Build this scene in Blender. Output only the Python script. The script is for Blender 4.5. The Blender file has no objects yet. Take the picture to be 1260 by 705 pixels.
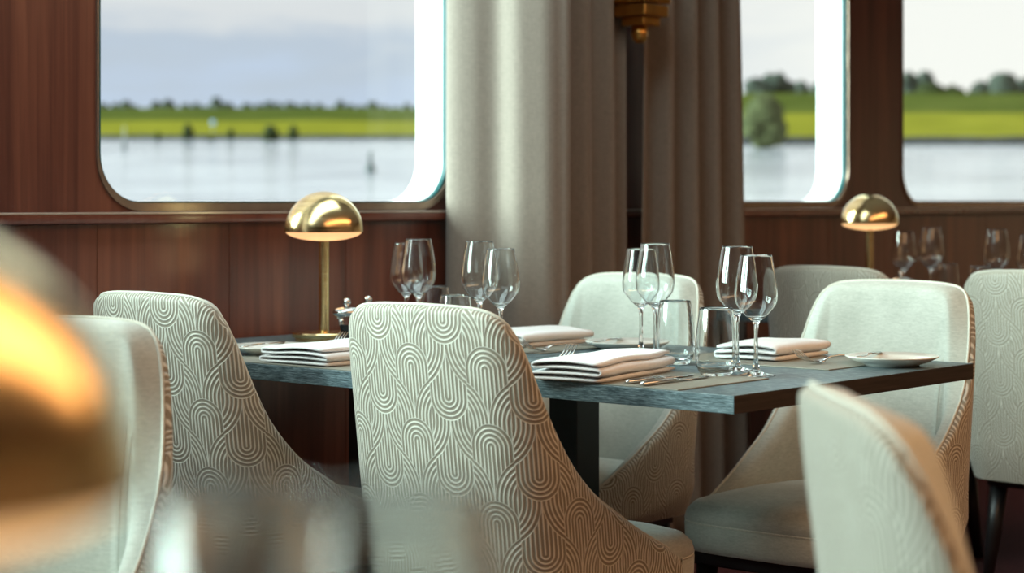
import bpy, bmesh, math, random
from mathutils import Vector, Matrix, noise
random.seed(7)
scene = bpy.context.scene
C = scene.collection
PI = math.pi

# ------------------------------------------------------------------ camera
EYE = 1.097
ANG = math.radians(41.0)
SA, CA = math.sin(ANG), math.cos(ANG)
cam_d = bpy.data.cameras.new('camera')
cam = bpy.data.objects.new('camera', cam_d)
C.objects.link(cam)
cam.location = (0, 0, EYE)
cam.rotation_euler = (PI / 2, 0, ANG - PI / 2)
cam_d.sensor_width = 36
cam_d.lens = 67.14
cam_d.shift_y = -0.0837
cam_d.clip_start = 0.05
cam_d.clip_end = 2000
cam_d.dof.use_dof = True
cam_d.dof.focus_distance = 3.85
cam_d.dof.aperture_fstop = 3.2
scene.camera = cam

# ------------------------------------------------------------------ view
scene.view_settings.view_transform = 'Standard'
scene.view_settings.look = 'None'
scene.view_settings.gamma = 1.0
scene.view_settings.use_curve_mapping = False
scene.view_settings.exposure = 0.1
scene.cycles.max_bounces = 14
scene.cycles.transmission_bounces = 12
scene.cycles.transparent_max_bounces = 16
scene.cycles.glossy_bounces = 5
scene.cycles.diffuse_bounces = 4

# ------------------------------------------------------------------ world: bright overcast sky with soft cloud bands
world = bpy.data.worlds.new('overcast_sky')
scene.world = world
world.use_nodes = True
wn, wl = world.node_tree.nodes, world.node_tree.links
wn.clear()


class N:
    """tiny expression wrapper around Math nodes"""
    tree = None

    def __init__(self, s): self.s = s

    @staticmethod
    def op(kind, *args):
        n = N.tree.nodes.new('ShaderNodeMath'); n.operation = kind
        for i, a in enumerate(args):
            if isinstance(a, N): N.tree.links.new(a.s, n.inputs[i])
            else: n.inputs[i].default_value = a
        return N(n.outputs[0])

    def __add__(self, o): return N.op('ADD', self, o)
    def __radd__(self, o): return N.op('ADD', o, self)
    def __sub__(self, o): return N.op('SUBTRACT', self, o)
    def __rsub__(self, o): return N.op('SUBTRACT', o, self)
    def __mul__(self, o): return N.op('MULTIPLY', self, o)
    def __rmul__(self, o): return N.op('MULTIPLY', o, self)
    def __truediv__(self, o): return N.op('DIVIDE', self, o)
    def lt(self, o): return N.op('LESS_THAN', self, o)
    def fmod(self, o): return N.op('FLOORED_MODULO', self, o)
    def floor(self): return N.op('FLOOR', self)
    def abs(self): return N.op('ABSOLUTE', self)
    def sqrt(self): return N.op('SQRT', self)


def ramp(tree, fac, stops, interp='EASE'):
    n = tree.nodes.new('ShaderNodeValToRGB')
    n.color_ramp.interpolation = interp
    el = n.color_ramp.elements
    while len(el) < len(stops): el.new(0.5)
    for e, (p, c) in zip(el, stops):
        e.position = p
        e.color = (c[0], c[1], c[2], 1)
    if fac is not None: tree.links.new(fac, n.inputs[0])
    return n


def mixc(tree, fac, a, b, blend='MIX'):
    n = tree.nodes.new('ShaderNodeMix'); n.data_type = 'RGBA'; n.blend_type = blend
    for sock, v in ((n.inputs[0], fac), (n.inputs[6], a), (n.inputs[7], b)):
        if isinstance(v, N): tree.links.new(v.s, sock)
        elif hasattr(v, 'is_linked'): tree.links.new(v, sock)
        elif isinstance(v, (tuple, list)): sock.default_value = (v[0], v[1], v[2], 1)
        else: sock.default_value = v
    return n.outputs[2]


def mapping(tree, src, scale=(1, 1, 1), loc=(0, 0, 0), rot=(0, 0, 0)):
    m = tree.nodes.new('ShaderNodeMapping')
    m.inputs[1].default_value = loc
    m.inputs[2].default_value = rot
    m.inputs[3].default_value = scale
    tree.links.new(src, m.inputs[0])
    return m.outputs[0]


def noise_tex(tree, vec, scale, detail=4, rough=0.5, dist=0.0):
    n = tree.nodes.new('ShaderNodeTexNoise')
    n.inputs['Scale'].default_value = scale
    n.inputs['Detail'].default_value = detail
    n.inputs['Roughness'].default_value = rough
    n.inputs['Distortion'].default_value = dist
    if vec is not None: tree.links.new(vec, n.inputs['Vector'])
    return n.outputs[0]


N.tree = world.node_tree
tc = wn.new('ShaderNodeTexCoord')
sep = wn.new('ShaderNodeSeparateXYZ'); wl.new(tc.outputs['Generated'], sep.inputs[0])
wx, wy, wz = N(sep.outputs[0]), N(sep.outputs[1]), N(sep.outputs[2])
cloud_v = mapping(world.node_tree, tc.outputs['Generated'], (7, 7, 38))
cloud = N(noise_tex(world.node_tree, cloud_v, 1.0, 5, 0.55, 0.3))
elev = wz * 6.0 + (cloud - 0.5) * 0.55
sky = ramp(world.node_tree, elev.s, [(0.0, (0.60, 0.70, 0.87)), (0.30, (0.57, 0.65, 0.81)), (0.44, (0.55, 0.61, 0.72)),
                                     (0.58, (0.76, 0.76, 0.79)), (1.0, (0.88, 0.88, 0.88))])
side = wx * SA - wy * CA                      # towards the brighter, downstream part of the sky
glow = ramp(world.node_tree, (side * 2.2 + 0.35 + (cloud - 0.5) * 0.25).s, [(0.3, (0, 0, 0)), (0.80, (1, 1, 1))])
skycol = mixc(world.node_tree, glow.outputs[0], sky.outputs[0], (1.0, 0.97, 0.93))
bg = wn.new('ShaderNodeBackground'); bg.inputs[1].default_value = 1.0
wl.new(skycol, bg.inputs[0])
wo = wn.new('ShaderNodeOutputWorld'); wl.new(bg.outputs[0], wo.inputs[0])

# ------------------------------------------------------------------ sun behind thin cloud, reaching in through the windows up-river
sun_d = bpy.data.lights.new('sun', 'SUN')
sun_d.energy = 12.0
sun_d.angle = math.radians(40)
sun_d.color = (0.80, 1.0, 0.95)
sun = bpy.data.objects.new('sun', sun_d); C.objects.link(sun)
sun.rotation_euler = Vector((0.68, -0.64, -0.27)).to_track_quat('-Z', 'Y').to_euler()


def area(name, loc, target, size, energy, col, size_y=None):
    d = bpy.data.lights.new(name, 'AREA')
    d.energy = energy; d.color = col; d.size = size
    d.shape = 'RECTANGLE' if size_y else 'DISK'
    if size_y: d.size_y = size_y
    o = bpy.data.objects.new(name, d); C.objects.link(o)
    o.location = loc
    o.rotation_euler = (Vector(target) - Vector(loc)).to_track_quat('-Z', 'Y').to_euler()
    return o


# overhead lights: an added cool fill and the warm aisle lamps
area('cool_overhead_fill', (1.5, 3.0, 2.69), (1.5, 3.0, 0), 5.0, 54, (0.78, 1.0, 1.0), 0.9)  # unseen fill, added to brighten table tops and napkins
area('ceiling_aisle_light', (3.6, 0.0, 2.69), (3.6, 0.0, 0), 6.0, 94, (1.0, 0.57, 0.28), 1.3)

# ------------------------------------------------------------------ materials
MATS = {}


def new_mat(name):
    m = bpy.data.materials.new(name); m.use_nodes = True
    t = m.node_tree
    N.tree = t
    b = t.nodes['Principled BSDF']
    MATS[name] = m
    return m, t, b


def geo_obj(t):
    n = t.nodes.new('ShaderNodeTexCoord')
    return n.outputs['Object']


def bump(t, b, h, strength=0.3, dist=0.002):
    n = t.nodes.new('ShaderNodeBump')
    n.inputs['Strength'].default_value = strength
    n.inputs['Distance'].default_value = dist
    t.links.new(h.s if isinstance(h, N) else h, n.inputs['Height'])
    t.links.new(n.outputs[0], b.inputs['Normal'])
    return n


def simple(name, col, rough=0.5, metal=0.0, noise_amt=0.0, nscale=20, spec=0.5, coat=0.0):
    m, t, b = new_mat(name)
    b.inputs['Roughness'].default_value = rough
    b.inputs['Metallic'].default_value = metal
    b.inputs['Specular IOR Level'].default_value = spec
    b.inputs['Coat Weight'].default_value = coat
    o = geo_obj(t)
    n = noise_tex(t, o, nscale, 3)
    lo = tuple(max(0, c * (1 - noise_amt)) for c in col)
    hi = tuple(min(1, c * (1 + noise_amt)) for c in col)
    r = ramp(t, n, [(0.3, lo), (0.7, hi)])
    t.links.new(r.outputs[0], b.inputs['Base Color'])
    return m


def wood_mat(name, dark, mid, light, rough=0.28, vertical=True, scale=1.0, coat=0.35, world_coords=True):
    m, t, b = new_mat(name)
    g = t.nodes.new('ShaderNodeNewGeometry')
    src = g.outputs['Position'] if world_coords else geo_obj(t)
    v = mapping(t, src, (9 * scale, 9 * scale, 0.55 * scale) if vertical else (0.7 * scale, 9 * scale, 9 * scale))
    n1 = noise_tex(t, v, 1.0, 5, 0.6, 0.6)
    v2 = mapping(t, src, (70 * scale, 70 * scale, 1.6 * scale) if vertical else (2.5 * scale, 70 * scale, 70 * scale))
    n2 = noise_tex(t, v2, 1.0, 4, 0.6)
    f = N(n1) * 0.72 + N(n2) * 0.28
    r = ramp(t, f.s, [(0.34, dark), (0.5, mid), (0.68, light)], 'LINEAR')
    t.links.new(r.outputs[0], b.inputs['Base Color'])
    b.inputs['Roughness'].default_value = rough
    b.inputs['Coat Weight'].default_value = coat
    b.inputs['Coat Roughness'].default_value = 0.18
    bump(t, b, n2, 0.06, 0.001)
    return m


wood_mat('mahogany', (0.048, 0.014, 0.011), (0.105, 0.030, 0.020), (0.19, 0.062, 0.036))
wood_mat('mahogany_panel', (0.060, 0.016, 0.011), (0.135, 0.038, 0.023), (0.23, 0.075, 0.040))
wood_mat('rail_wood', (0.10, 0.028, 0.02), (0.14, 0.042, 0.028), (0.18, 0.06, 0.04), rough=0.22)

# table laminate: blue-grey with fine streaks along the table
m, t, b = new_mat('table_laminate')
o = geo_obj(t)
v = mapping(t, o, (170, 26, 420))
n1 = noise_tex(t, v, 1.0, 4, 0.65)
v2 = mapping(t, o, (420, 60, 900))
n2 = noise_tex(t, v2, 1.0, 3, 0.6)
f = N(n1) * 0.55 + N(n2) * 0.45
r = ramp(t, f.s, [(0.40, (0.018, 0.040, 0.050)), (0.5, (0.080, 0.128, 0.148)), (0.62, (0.24, 0.325, 0.355))], 'LINEAR')
t.links.new(r.outputs[0], b.inputs['Base Color'])
b.inputs['Roughness'].default_value = 0.42
bump(t, b, f, 0.15, 0.0006)
m, t, b = new_mat('table_laminate_end')
o = geo_obj(t)
n1 = noise_tex(t, mapping(t, o, (6, 130, 160)), 1.0, 4, 0.65)
r = ramp(t, n1, [(0.35, (0.016, 0.013, 0.011)), (0.7, (0.045, 0.036, 0.030))], 'LINEAR')
t.links.new(r.outputs[0], b.inputs['Base Color'])
b.inputs['Roughness'].default_value = 0.5


def weave(t, o, b, lo, hi, s=900, rough=0.85, sheen=0.4):
    n1 = noise_tex(t, mapping(t, o, (s * 0.25, s * 0.25, s)), 1.0, 2, 0.6)
    n2 = noise_tex(t, mapping(t, o, (s * 0.10, s * 0.10, s * 0.5)), 1.0, 3, 0.6)
    n3 = noise_tex(t, o, 9, 3, 0.5)
    f = N(n1) * 0.35 + N(n2) * 0.35 + N(n3) * 0.3
    r = ramp(t, f.s, [(0.34, lo), (0.66, hi)], 'LINEAR')
    t.links.new(r.outputs[0], b.inputs['Base Color'])
    b.inputs['Roughness'].default_value = rough
    b.inputs['Sheen Weight'].default_value = sheen
    b.inputs['Sheen Roughness'].default_value = 0.4
    return f


m, t, b = new_mat('chair_fabric_plain')
f = weave(t, geo_obj(t), b, (0.375, 0.385, 0.34), (0.575, 0.585, 0.525), 500)
bump(t, b, f, 0.25, 0.0012)

# chair back fabric: embossed interlocking arches, in metres along the fabric (UV)
m, t, b = new_mat('chair_fabric_arches')
N.tree = t
uvn = t.nodes.new('ShaderNodeUVMap'); uvn.uv_map = 'fabric'
sp = t.nodes.new('ShaderNodeSeparateXYZ'); t.links.new(uvn.outputs[0], sp.inputs[0])
U, V = N(sp.outputs[0]), N(sp.outputs[1])
a_, q_, s_ = 0.0430, 0.141, 0.0086
uu = (U - 0.010) / (2 * a_) + 0.5
idx = uu.floor()
x_ = ((uu - idx) - 0.5) * (2 * a_)
ax = x_.abs()
par = idx.fmod(2.0)
sg = 1.0 - par * 2.0
w_ = (sg * (0.834 - V)).fmod(q_)
h_ = q_ - w_
side_ = (2 * a_) - ax
rsh = (side_ * side_ + h_ * h_).sqrt()
in_sh = rsh.lt(2 * a_)
aw = a_ - w_
rn = (ax * ax + aw * aw).sqrt()
in_top = w_.lt(a_) * rn.lt(a_)
r1 = in_top * rn + (1.0 - in_top) * ax
rr = in_sh * rsh + (1.0 - in_sh) * r1
fr = (rr / s_).fmod(1.0)
tri = (fr - 0.5).abs() * 2.0          # 0 mid, 1 at the ridge
rid = ramp(t, tri.s, [(0.42, (0, 0, 0)), (0.80, (1, 1, 1))])
fine = noise_tex(t, mapping(t, geo_obj(t), (500, 500, 900)), 1.0, 2)
gcol = mixc(t, fine, (0.205, 0.18, 0.135), (0.29, 0.26, 0.20))
lcol = mixc(t, fine, (0.55, 0.53, 0.46), (0.74, 0.72, 0.64))
col = mixc(t, rid.outputs[0], gcol, lcol)
t.links.new(col, b.inputs['Base Color'])
b.inputs['Roughness'].default_value = 0.55
b.inputs['Sheen Weight'].default_value = 0.35
b.inputs['Sheen Roughness'].default_value = 0.35
hh = N(rid.outputs[0]) + N(fine) * 0.15
bump(t, b, hh, 0.6, 0.0022)

simple('piping', (0.62, 0.60, 0.52), 0.7, 0, 0.08, 200)
simple('black_leg', (0.012, 0.012, 0.013), 0.35, 0, 0.1)
simple('black_metal', (0.010, 0.016, 0.018), 0.32, 0.2, 0.15)
m, t, b = new_mat('napkin_cotton')
f = weave(t, geo_obj(t), b, (0.80, 0.80, 0.81), (0.90, 0.90, 0.91), 900, 0.85, 0.2)
bump(t, b, f, 0.15, 0.0008)
simple('placemat_leather', (0.235, 0.225, 0.185), 0.5, 0, 0.08, 300)
simple('porcelain', (0.78, 0.76, 0.70), 0.18, 0, 0.02, 10, coat=0.3)
simple('steel', (0.66, 0.67, 0.66), 0.16, 1.0, 0.03)
simple('white_paint', (0.90, 0.90, 0.90), 0.5, 0, 0.01)
simple('teal_gasket', (0.006, 0.075, 0.078), 0.45, 0.0, 0.1, spec=0.25)
simple('frame_trim', (0.36, 0.27, 0.21), 0.25, 0.75, 0.08)
simple('highlight_metal', (0.62, 0.53, 0.48), 0.35, 0.8, 0.05)
simple('bronze', (0.66, 0.36, 0.10), 0.3, 1.0, 0.15, 12)
simple('carpet', (0.075, 0.012, 0.014), 0.95, 0, 0.3, 60)
simple('ceiling_paint', (0.72, 0.70, 0.66), 0.8, 0, 0.02)
simple('warm_wall', (0.30, 0.17, 0.10), 0.6, 0, 0.1, 3)

m, t, b = new_mat('brushed_brass')
b.inputs['Metallic'].default_value = 1.0
b.inputs['Roughness'].default_value = 0.2
n1 = noise_tex(t, mapping(t, geo_obj(t), (8, 8, 220)), 1.0, 3)
r = ramp(t, n1, [(0.3, (0.80, 0.58, 0.27)), (0.7, (0.92, 0.71, 0.38))])
t.links.new(r.outputs[0], b.inputs['Base Color'])
r = ramp(t, n1, [(0.3, (0.16,) * 3), (0.7, (0.24,) * 3)])
t.links.new(r.outputs[0], b.inputs['Roughness'])

m, t, b = new_mat('opal_diffuser')
b.inputs['Base Color'].default_value = (0.45, 0.32, 0.20, 1)
b.inputs['Emission Color'].default_value = (1.0, 0.56, 0.24, 1)
b.inputs['Emission Strength'].default_value = 1.0
b.inputs['Roughness'].default_value = 0.5

m, t, b = new_mat('crystal')
t.nodes.remove(b)
gl = t.nodes.new('ShaderNodeBsdfGlass')
gl.inputs['Color'].default_value = (0.99, 1.0, 1.0, 1)
gl.inputs['Roughness'].default_value = 0.0
gl.inputs['IOR'].default_value = 1.5
t.links.new(gl.outputs[0], t.nodes['Material Output'].inputs[0])

m, t, b = new_mat('window_glass')
t.nodes.remove(b)
tr = t.nodes.new('ShaderNodeBsdfTransparent'); tr.inputs[0].default_value = (0.97, 1.0, 0.99, 1)
gs = t.nodes.new('ShaderNodeBsdfGlossy'); gs.inputs['Roughness'].default_value = 0.0
mx = t.nodes.new('ShaderNodeMixShader'); mx.inputs[0].default_value = 0.04
t.links.new(tr.outputs[0], mx.inputs[1]); t.links.new(gs.outputs[0], mx.inputs[2])
t.links.new(mx.outputs[0], t.nodes['Material Output'].inputs[0])

m, t, b = new_mat('curtain_linen')
o = geo_obj(t)
n1 = noise_tex(t, mapping(t, o, (60, 60, 700)), 1.0, 3)
n2 = noise_tex(t, mapping(t, o, (700, 700, 40)), 1.0, 3)
f = N(n1) * 0.5 + N(n2) * 0.5
r = ramp(t, f.s, [(0.35, (0.195, 0.158, 0.130)), (0.65, (0.275, 0.228, 0.190))], 'LINEAR')
t.links.new(r.outputs[0], b.inputs['Base Color'])
b.inputs['Roughness'].default_value = 0.9
b.inputs['Sheen Weight'].default_value = 0.15
bump(t, b, f, 0.2, 0.001)

# outdoors
m, t, b = new_mat('river_water')
g = t.nodes.new('ShaderNodeNewGeometry')
v = mapping(t, g.outputs['Position'], (0.45, 0.45, 0.45), rot=(0, 0, -ANG))
v = mapping(t, v, (1.6, 0.35, 1))
n1 = noise_tex(t, v, 1.0, 6, 0.62, 0.4)
n2 = noise_tex(t, mapping(t, g.outputs['Position'], (0.05, 0.05, 0.05)), 1.0, 3)
wr = ramp(t, (N(n1) * 0.7 + N(n2) * 0.3).s, [(0.40, (0.30, 0.32, 0.38)), (0.60, (0.60, 0.62, 0.68))])  # light and dark of the ripples put into the water colour
t.links.new(wr.outputs[0], b.inputs['Base Color'])
b.inputs['Roughness'].default_value = 0.12
b.inputs['IOR'].default_value = 1.33
b.inputs['Specular IOR Level'].default_value = 1.0
bump(t, b, N(n1) + N(n2) * 0.5, 0.7, 0.25)
m, t, b = new_mat('grass')
g = t.nodes.new('ShaderNodeNewGeometry')
n1 = noise_tex(t, mapping(t, g.outputs['Position'], (0.25, 0.25, 0.6)), 1.0, 5, 0.6)
r = ramp(t, n1, [(0.3, (0.155, 0.155, 0.018)), (0.7, (0.235, 0.225, 0.028))])
t.links.new(r.outputs[0], b.inputs['Base Color']); b.inputs['Roughness'].default_value = 1.0
b.inputs['Specular IOR Level'].default_value = 0.0
m, t, b = new_mat('dike_grass')
g = t.nodes.new('ShaderNodeNewGeometry')
n1 = noise_tex(t, mapping(t, g.outputs['Position'], (0.2, 0.2, 0.5)), 1.0, 5, 0.6)
r = ramp(t, n1, [(0.3, (0.058, 0.075, 0.016)), (0.7, (0.088, 0.105, 0.024))])
t.links.new(r.outputs[0], b.inputs['Base Color']); b.inputs['Roughness'].default_value = 1.0
b.inputs['Specular IOR Level'].default_value = 0.0
simple('bank_stone', (0.026, 0.028, 0.031), 0.95, 0, 0.4, 1.5)


def leaf_mat(name, lo, hi):
    m, t, b = new_mat(name)
    n1 = noise_tex(t, geo_obj(t), 4.0, 5, 0.7)
    r = ramp(t, n1, [(0.35, lo), (0.65, hi)])
    t.links.new(r.outputs[0], b.inputs['Base Color'])
    b.inputs['Roughness'].default_value = 0.9
    b.inputs['Specular IOR Level'].default_value = 0.1
    bump(t, b, n1, 1.0, 0.4)


leaf_mat('leaves_far', (0.065, 0.080, 0.068), (0.115, 0.135, 0.108))
leaf_mat('leaves_willow', (0.068, 0.078, 0.036), (0.15, 0.165, 0.075))
leaf_mat('leaves_bush', (0.025, 0.037, 0.015), (0.07, 0.09, 0.03))
simple('bark', (0.05, 0.04, 0.03), 0.9, 0, 0.2)
simple('buoy_green', (0.006, 0.028, 0.026), 0.5, 0, 0.1)
simple('sign_blue', (0.30, 0.45, 0.75), 0.5, 0, 0.05)
simple('post_grey', (0.35, 0.36, 0.36), 0.6, 0, 0.1)


# ------------------------------------------------------------------ mesh helpers
def tag(o, label=None, cat=None, group=None, kind=None):
    if label: o['label'] = label
    if cat: o['category'] = cat
    if group: o['group'] = group
    if kind: o['kind'] = kind
    return o


def empty(name, loc=(0, 0, 0), rz=0):
    o = bpy.data.objects.new(name, None); C.objects.link(o)
    o.location = loc; o.rotation_euler = (0, 0, rz)
    o.empty_display_size = 0.05
    return o


def build(name, verts, faces, mat, parent=None, smooth=True, uvs=None, sharp=None):
    me = bpy.data.meshes.new(name)
    me.from_pydata([tuple(v) for v in verts], [], faces)
    me.update()
    if uvs is not None:
        lay = me.uv_layers.new(name='fabric')
        for lp in me.loops:
            lay.data[lp.index].uv = uvs[lp.vertex_index]
    for m_ in (mat if isinstance(mat, (list, tuple)) else [mat]):
        me.materials.append(MATS[m_])
    if smooth:
        me.polygons.foreach_set('use_smooth', [True] * len(me.polygons))
        if sharp is not None: me.set_sharp_from_angle(angle=math.radians(sharp))
    o = bpy.data.objects.new(name, me); C.objects.link(o)
    if parent: o.parent = parent
    return o


def lathe(prof, n=32, cap0=True, cap1=True, z0=0.0, cx=0.0, cy=0.0):
    """profile [(r,z)...] -> verts, faces; r==0 ends become poles"""
    V, F, rings = [], [], []
    for r, z in prof:
        if r <= 1e-7:
            rings.append([len(V)]); V.append((cx, cy, z + z0))
        else:
            rings.append(list(range(len(V), len(V) + n)))
            V += [(cx + r * math.cos(2 * PI * k / n), cy + r * math.sin(2 * PI * k / n), z + z0) for k in range(n)]
    for A, B in zip(rings, rings[1:]):
        for k in range(n):
            k2 = (k + 1) % n
            if len(A) == 1 and len(B) == 1: continue
            if len(A) == 1: F.append((A[0], B[k2], B[k]))
            elif len(B) == 1: F.append((A[k], A[k2], B[0]))
            else: F.append((A[k], A[k2], B[k2], B[k]))
    if cap0 and len(rings[0]) > 1: F.append(tuple(reversed(rings[0])))
    if cap1 and len(rings[-1]) > 1: F.append(tuple(rings[-1]))
    return V, F


def lathe_closed(prof, n=32):
    """profile forms a closed loop except on the axis (both ends at r=0): outer up then inner down"""
    return lathe(prof, n)


def catmull(pts, per=6):
    P = [Vector(p) for p in pts]
    out = []
    for i in range(len(P) - 1):
        p0 = P[max(i - 1, 0)]; p1 = P[i]; p2 = P[i + 1]; p3 = P[min(i + 2, len(P) - 1)]
        for k in range(per):
            u = k / per
            out.append(0.5 * ((2 * p1) + (-p0 + p2) * u + (2 * p0 - 5 * p1 + 4 * p2 - p3) * u * u + (-p0 + 3 * p1 - 3 * p2 + p3) * u ** 3))
    out.append(P[-1])
    return out


def tube(path, rad, n=8, closed=False):
    P = [Vector(p) for p in path]
    V, F = [], []
    L = len(P)
    prev = None
    for i, p in enumerate(P):
        if closed: tdir = (P[(i + 1) % L] - P[i - 1]).normalized()
        else: tdir = (P[min(i + 1, L - 1)] - P[max(i - 1, 0)]).normalized()
        if prev is None:
            ref = Vector((0, 0, 1)) if abs(tdir.z) < 0.9 else Vector((1, 0, 0))
            nrm = (ref - tdir * ref.dot(tdir)).normalized()
        else:
            nrm = (prev - tdir * prev.dot(tdir)).normalized()
        prev = nrm
        bn = tdir.cross(nrm)
        rr_ = rad[i] if isinstance(rad, (list, tuple)) else rad
        V += [p + (nrm * math.cos(2 * PI * k / n) + bn * math.sin(2 * PI * k / n)) * rr_ for k in range(n)]
    for i in range(L if closed else L - 1):
        j = (i + 1) % L
        for k in range(n):
            k2 = (k + 1) % n
            F.append((i * n + k, i * n + k2, j * n + k2, j * n + k))
    if not closed:
        F.append(tuple(range(n - 1, -1, -1)))
        F.append(tuple(range((L - 1) * n, L * n)))
    return V, F


def merge(*parts):
    V, F = [], []
    for v, f in parts:
        o = len(V)
        V += list(v)
        F += [tuple(i + o for i in fc) for fc in f]
    return V, F


def boxm(x0, x1, y0, y1, z0, z1, bev=0.0):
    """bevelled box as plain verts/faces"""
    bm = bmesh.new()
    bmesh.ops.create_cube(bm, size=1)
    for v in bm.verts:
        v.co = Vector(((x0 + x1) / 2 + v.co.x * (x1 - x0), (y0 + y1) / 2 + v.co.y * (y1 - y0), (z0 + z1) / 2 + v.co.z * (z1 - z0)))
    if bev > 0:
        bmesh.ops.bevel(bm, geom=list(bm.edges), offset=bev, segments=2, profile=0.5, affect='EDGES')
    bm.verts.ensure_lookup_table()
    V = [v.co.copy() for v in bm.verts]
    F = [tuple(v.index for v in f.verts) for f in bm.faces]
    bm.free()
    return V, F


def xf(vf, M):
    return [M @ Vector(v) for v in vf[0]], vf[1]


def copy_tree(root, loc=None, rz=None, label=None, group=None):
    r = root.copy(); C.objects.link(r)
    if loc is not None: r.location = loc
    if rz is not None: r.rotation_euler = (r.rotation_euler.x, r.rotation_euler.y, rz)
    if label: r['label'] = label
    if group: r['group'] = group
    for ch in root.children:
        c = ch.copy(); C.objects.link(c); c.parent = r
        for g2 in ch.children:
            d = g2.copy(); C.objects.link(d); d.parent = c
    return r


def hide_proto(root):
    for ch in list(root.children):
        for g2 in list(ch.children): bpy.data.objects.remove(g2)
        bpy.data.objects.remove(ch)
    bpy.data.objects.remove(root)


class Maker:
    """first call uses the prototype itself, later calls copy it"""
    def __init__(self, root): self.root = root; self.used = False

    def put(self, loc, rz=0.0, label=None, group=None):
        if not self.used:
            self.used = True
            o = self.root
            o.location = loc; o.rotation_euler = (o.rotation_euler.x, o.rotation_euler.y, rz)
            if label: o['label'] = label
            if group: o['group'] = group
            return o
        return copy_tree(self.root, loc, rz, label, group)


# ================================================================== THE ROOM
YW = 3.72                 # inner face of the window wall
WT = 0.125                # wall thickness at the reveals
X0R, X1R = -6.6, 11.0
YB = -3.6
ZC = 2.72
WZ0, WZ1 = 1.092, 2.45    # window opening
WRAD = 0.125
RAIL0, RAIL1 = 1.042, 1.069
wins = []
for k in range(4, 0, -1):
    wins.append((0.902 - 1.84 * k + 0.24, 0.902 - 1.84 * (k - 1)))  # unseen windows to the left, made wider to let in more light
for k in range(0, 3):
    s = 1.142 + 3.809 * k
    wins += [(s, s + 1.227), (s + 1.637, s + 1.637 + 1.227)]
wins = [((a, 8.32) if 6.4 < a < 6.8 else (a, b_)) for a, b_ in wins]
wins = [w for w in wins if w[0] > X0R + 0.1 and w[1] < X1R - 0.1]

fl = build('floor', *boxm(X0R, X1R, YB, YW + WT, -0.1, 0.0), 'carpet', smooth=False); tag(fl, kind='structure')
ce = build('ceiling', *boxm(X0R, X1R, YB, YW + WT, ZC, ZC + 0.1), 'ceiling_paint', smooth=False); tag(ce, kind='structure')
wb = build('wall_back', *boxm(X0R, X1R, YB - 0.1, YB, 0, ZC), 'warm_wall', smooth=False); tag(wb, kind='structure')
wa = build('wall_left', *boxm(X0R - 0.1, X0R, YB, YW + WT, 0, ZC), 'warm_wall', smooth=False); tag(wa, kind='structure')
wc = build('wall_right', *boxm(X1R, X1R + 0.1, YB, YW + WT, 0, ZC), 'warm_wall', smooth=False); tag(wc, kind='structure')


def rrect(x0, x1, z0, z1, r, per=10):
    pts = []
    for cx, cz, a0 in ((x1 - r, z0 + r, -PI / 2), (x1 - r, z1 - r, 0), (x0 + r, z1 - r, PI / 2), (x0 + r, z0 + r, PI)):
        for k in range(per + 1):
            a = a0 + (PI / 2) * k / per
            pts.append((cx + r * math.cos(a), cz + r * math.sin(a)))
    return pts


def outer_pts(pts, x0, x1, z0, z1, cx, cz):
    """push every point of an inner loop out to the bay rectangle"""
    out = []
    n = len(pts) // 4
    corner = [(x1, z0), (x1, z1), (x0, z1), (x0, z0)]
    for q in range(4):
        seg = pts[q * n:(q + 1) * n]
        cxn, czn = corner[q]
        for k, (px, pz) in enumerate(seg):
            u = k / (n - 1)
            sx, sz = seg[0], seg[-1]
            if q == 0: p = (px, z0) if u < 0.5 else (x1, pz)
            elif q == 1: p = (x1, pz) if u < 0.5 else (px, z1)
            elif q == 2: p = (px, z1) if u < 0.5 else (x0, pz)
            else: p = (x0, pz) if u < 0.5 else (px, z0)
            if abs(u - 0.5) < 1e-6: p = (cxn, czn)
            out.append(p)
    return out


V, F = [], []
for i, (a0, a1) in enumerate(wins):
    lft = X0R if i == 0 else (wins[i - 1][1] + a0) / 2
    rgt = X1R if i == len(wins) - 1 else (a1 + wins[i + 1][0]) / 2
    inn = rrect(a0, a1, WZ0, WZ1, WRAD)
    out = outer_pts(inn, lft, rgt, RAIL0, ZC, (a0 + a1) / 2, (WZ0 + WZ1) / 2)
    n = len(inn)
    o0 = len(V)
    V += [(x, YW, z) for x, z in inn] + [(x, YW, z) for x, z in out] + [(x, YW + WT, z) for x, z in inn] + [(x, YW + WT, z) for x, z in out]
    for k in range(n):
        k2 = (k + 1) % n
        F.append((o0 + k, o0 + k2, o0 + n + k2, o0 + n + k))
        F.append((o0 + 2 * n + k2, o0 + 2 * n + k, o0 + 3 * n + k, o0 + 3 * n + k2))
wall = build('wall_window', V, F, 'mahogany', smooth=False); tag(wall, kind='structure')

# wainscot: backing plus separate veneered panels
ws = build('wall_wainscot', *boxm(X0R, X1R, YW + 0.012, YW + WT, 0, RAIL0), 'black_leg', smooth=False); tag(ws, kind='structure')
pw = 0.409
k = 0
px = 1.96
panel_me = None
while px < 9.6:
    o = build('panel', *boxm(0, pw - 0.0014, 0, 0.014, 0.0, RAIL0 - 0.001, 0.0012), 'mahogany_panel', ws, smooth=False) if panel_me is None else bpy.data.objects.new('panel', panel_me)
    if panel_me is not None:
        C.objects.link(o); o.parent = ws
    panel_me = o.data
    o.location = (px, YW, 0)
    px += pw
o = build('panel', *boxm(X0R, 1.957, YW, YW + 0.014, 0, RAIL0 - 0.001), 'mahogany_panel', ws, smooth=False)
o = build('panel', *boxm(px, X1R, YW, YW + 0.014, 0, RAIL0 - 0.001), 'mahogany_panel', ws, smooth=False)

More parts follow.
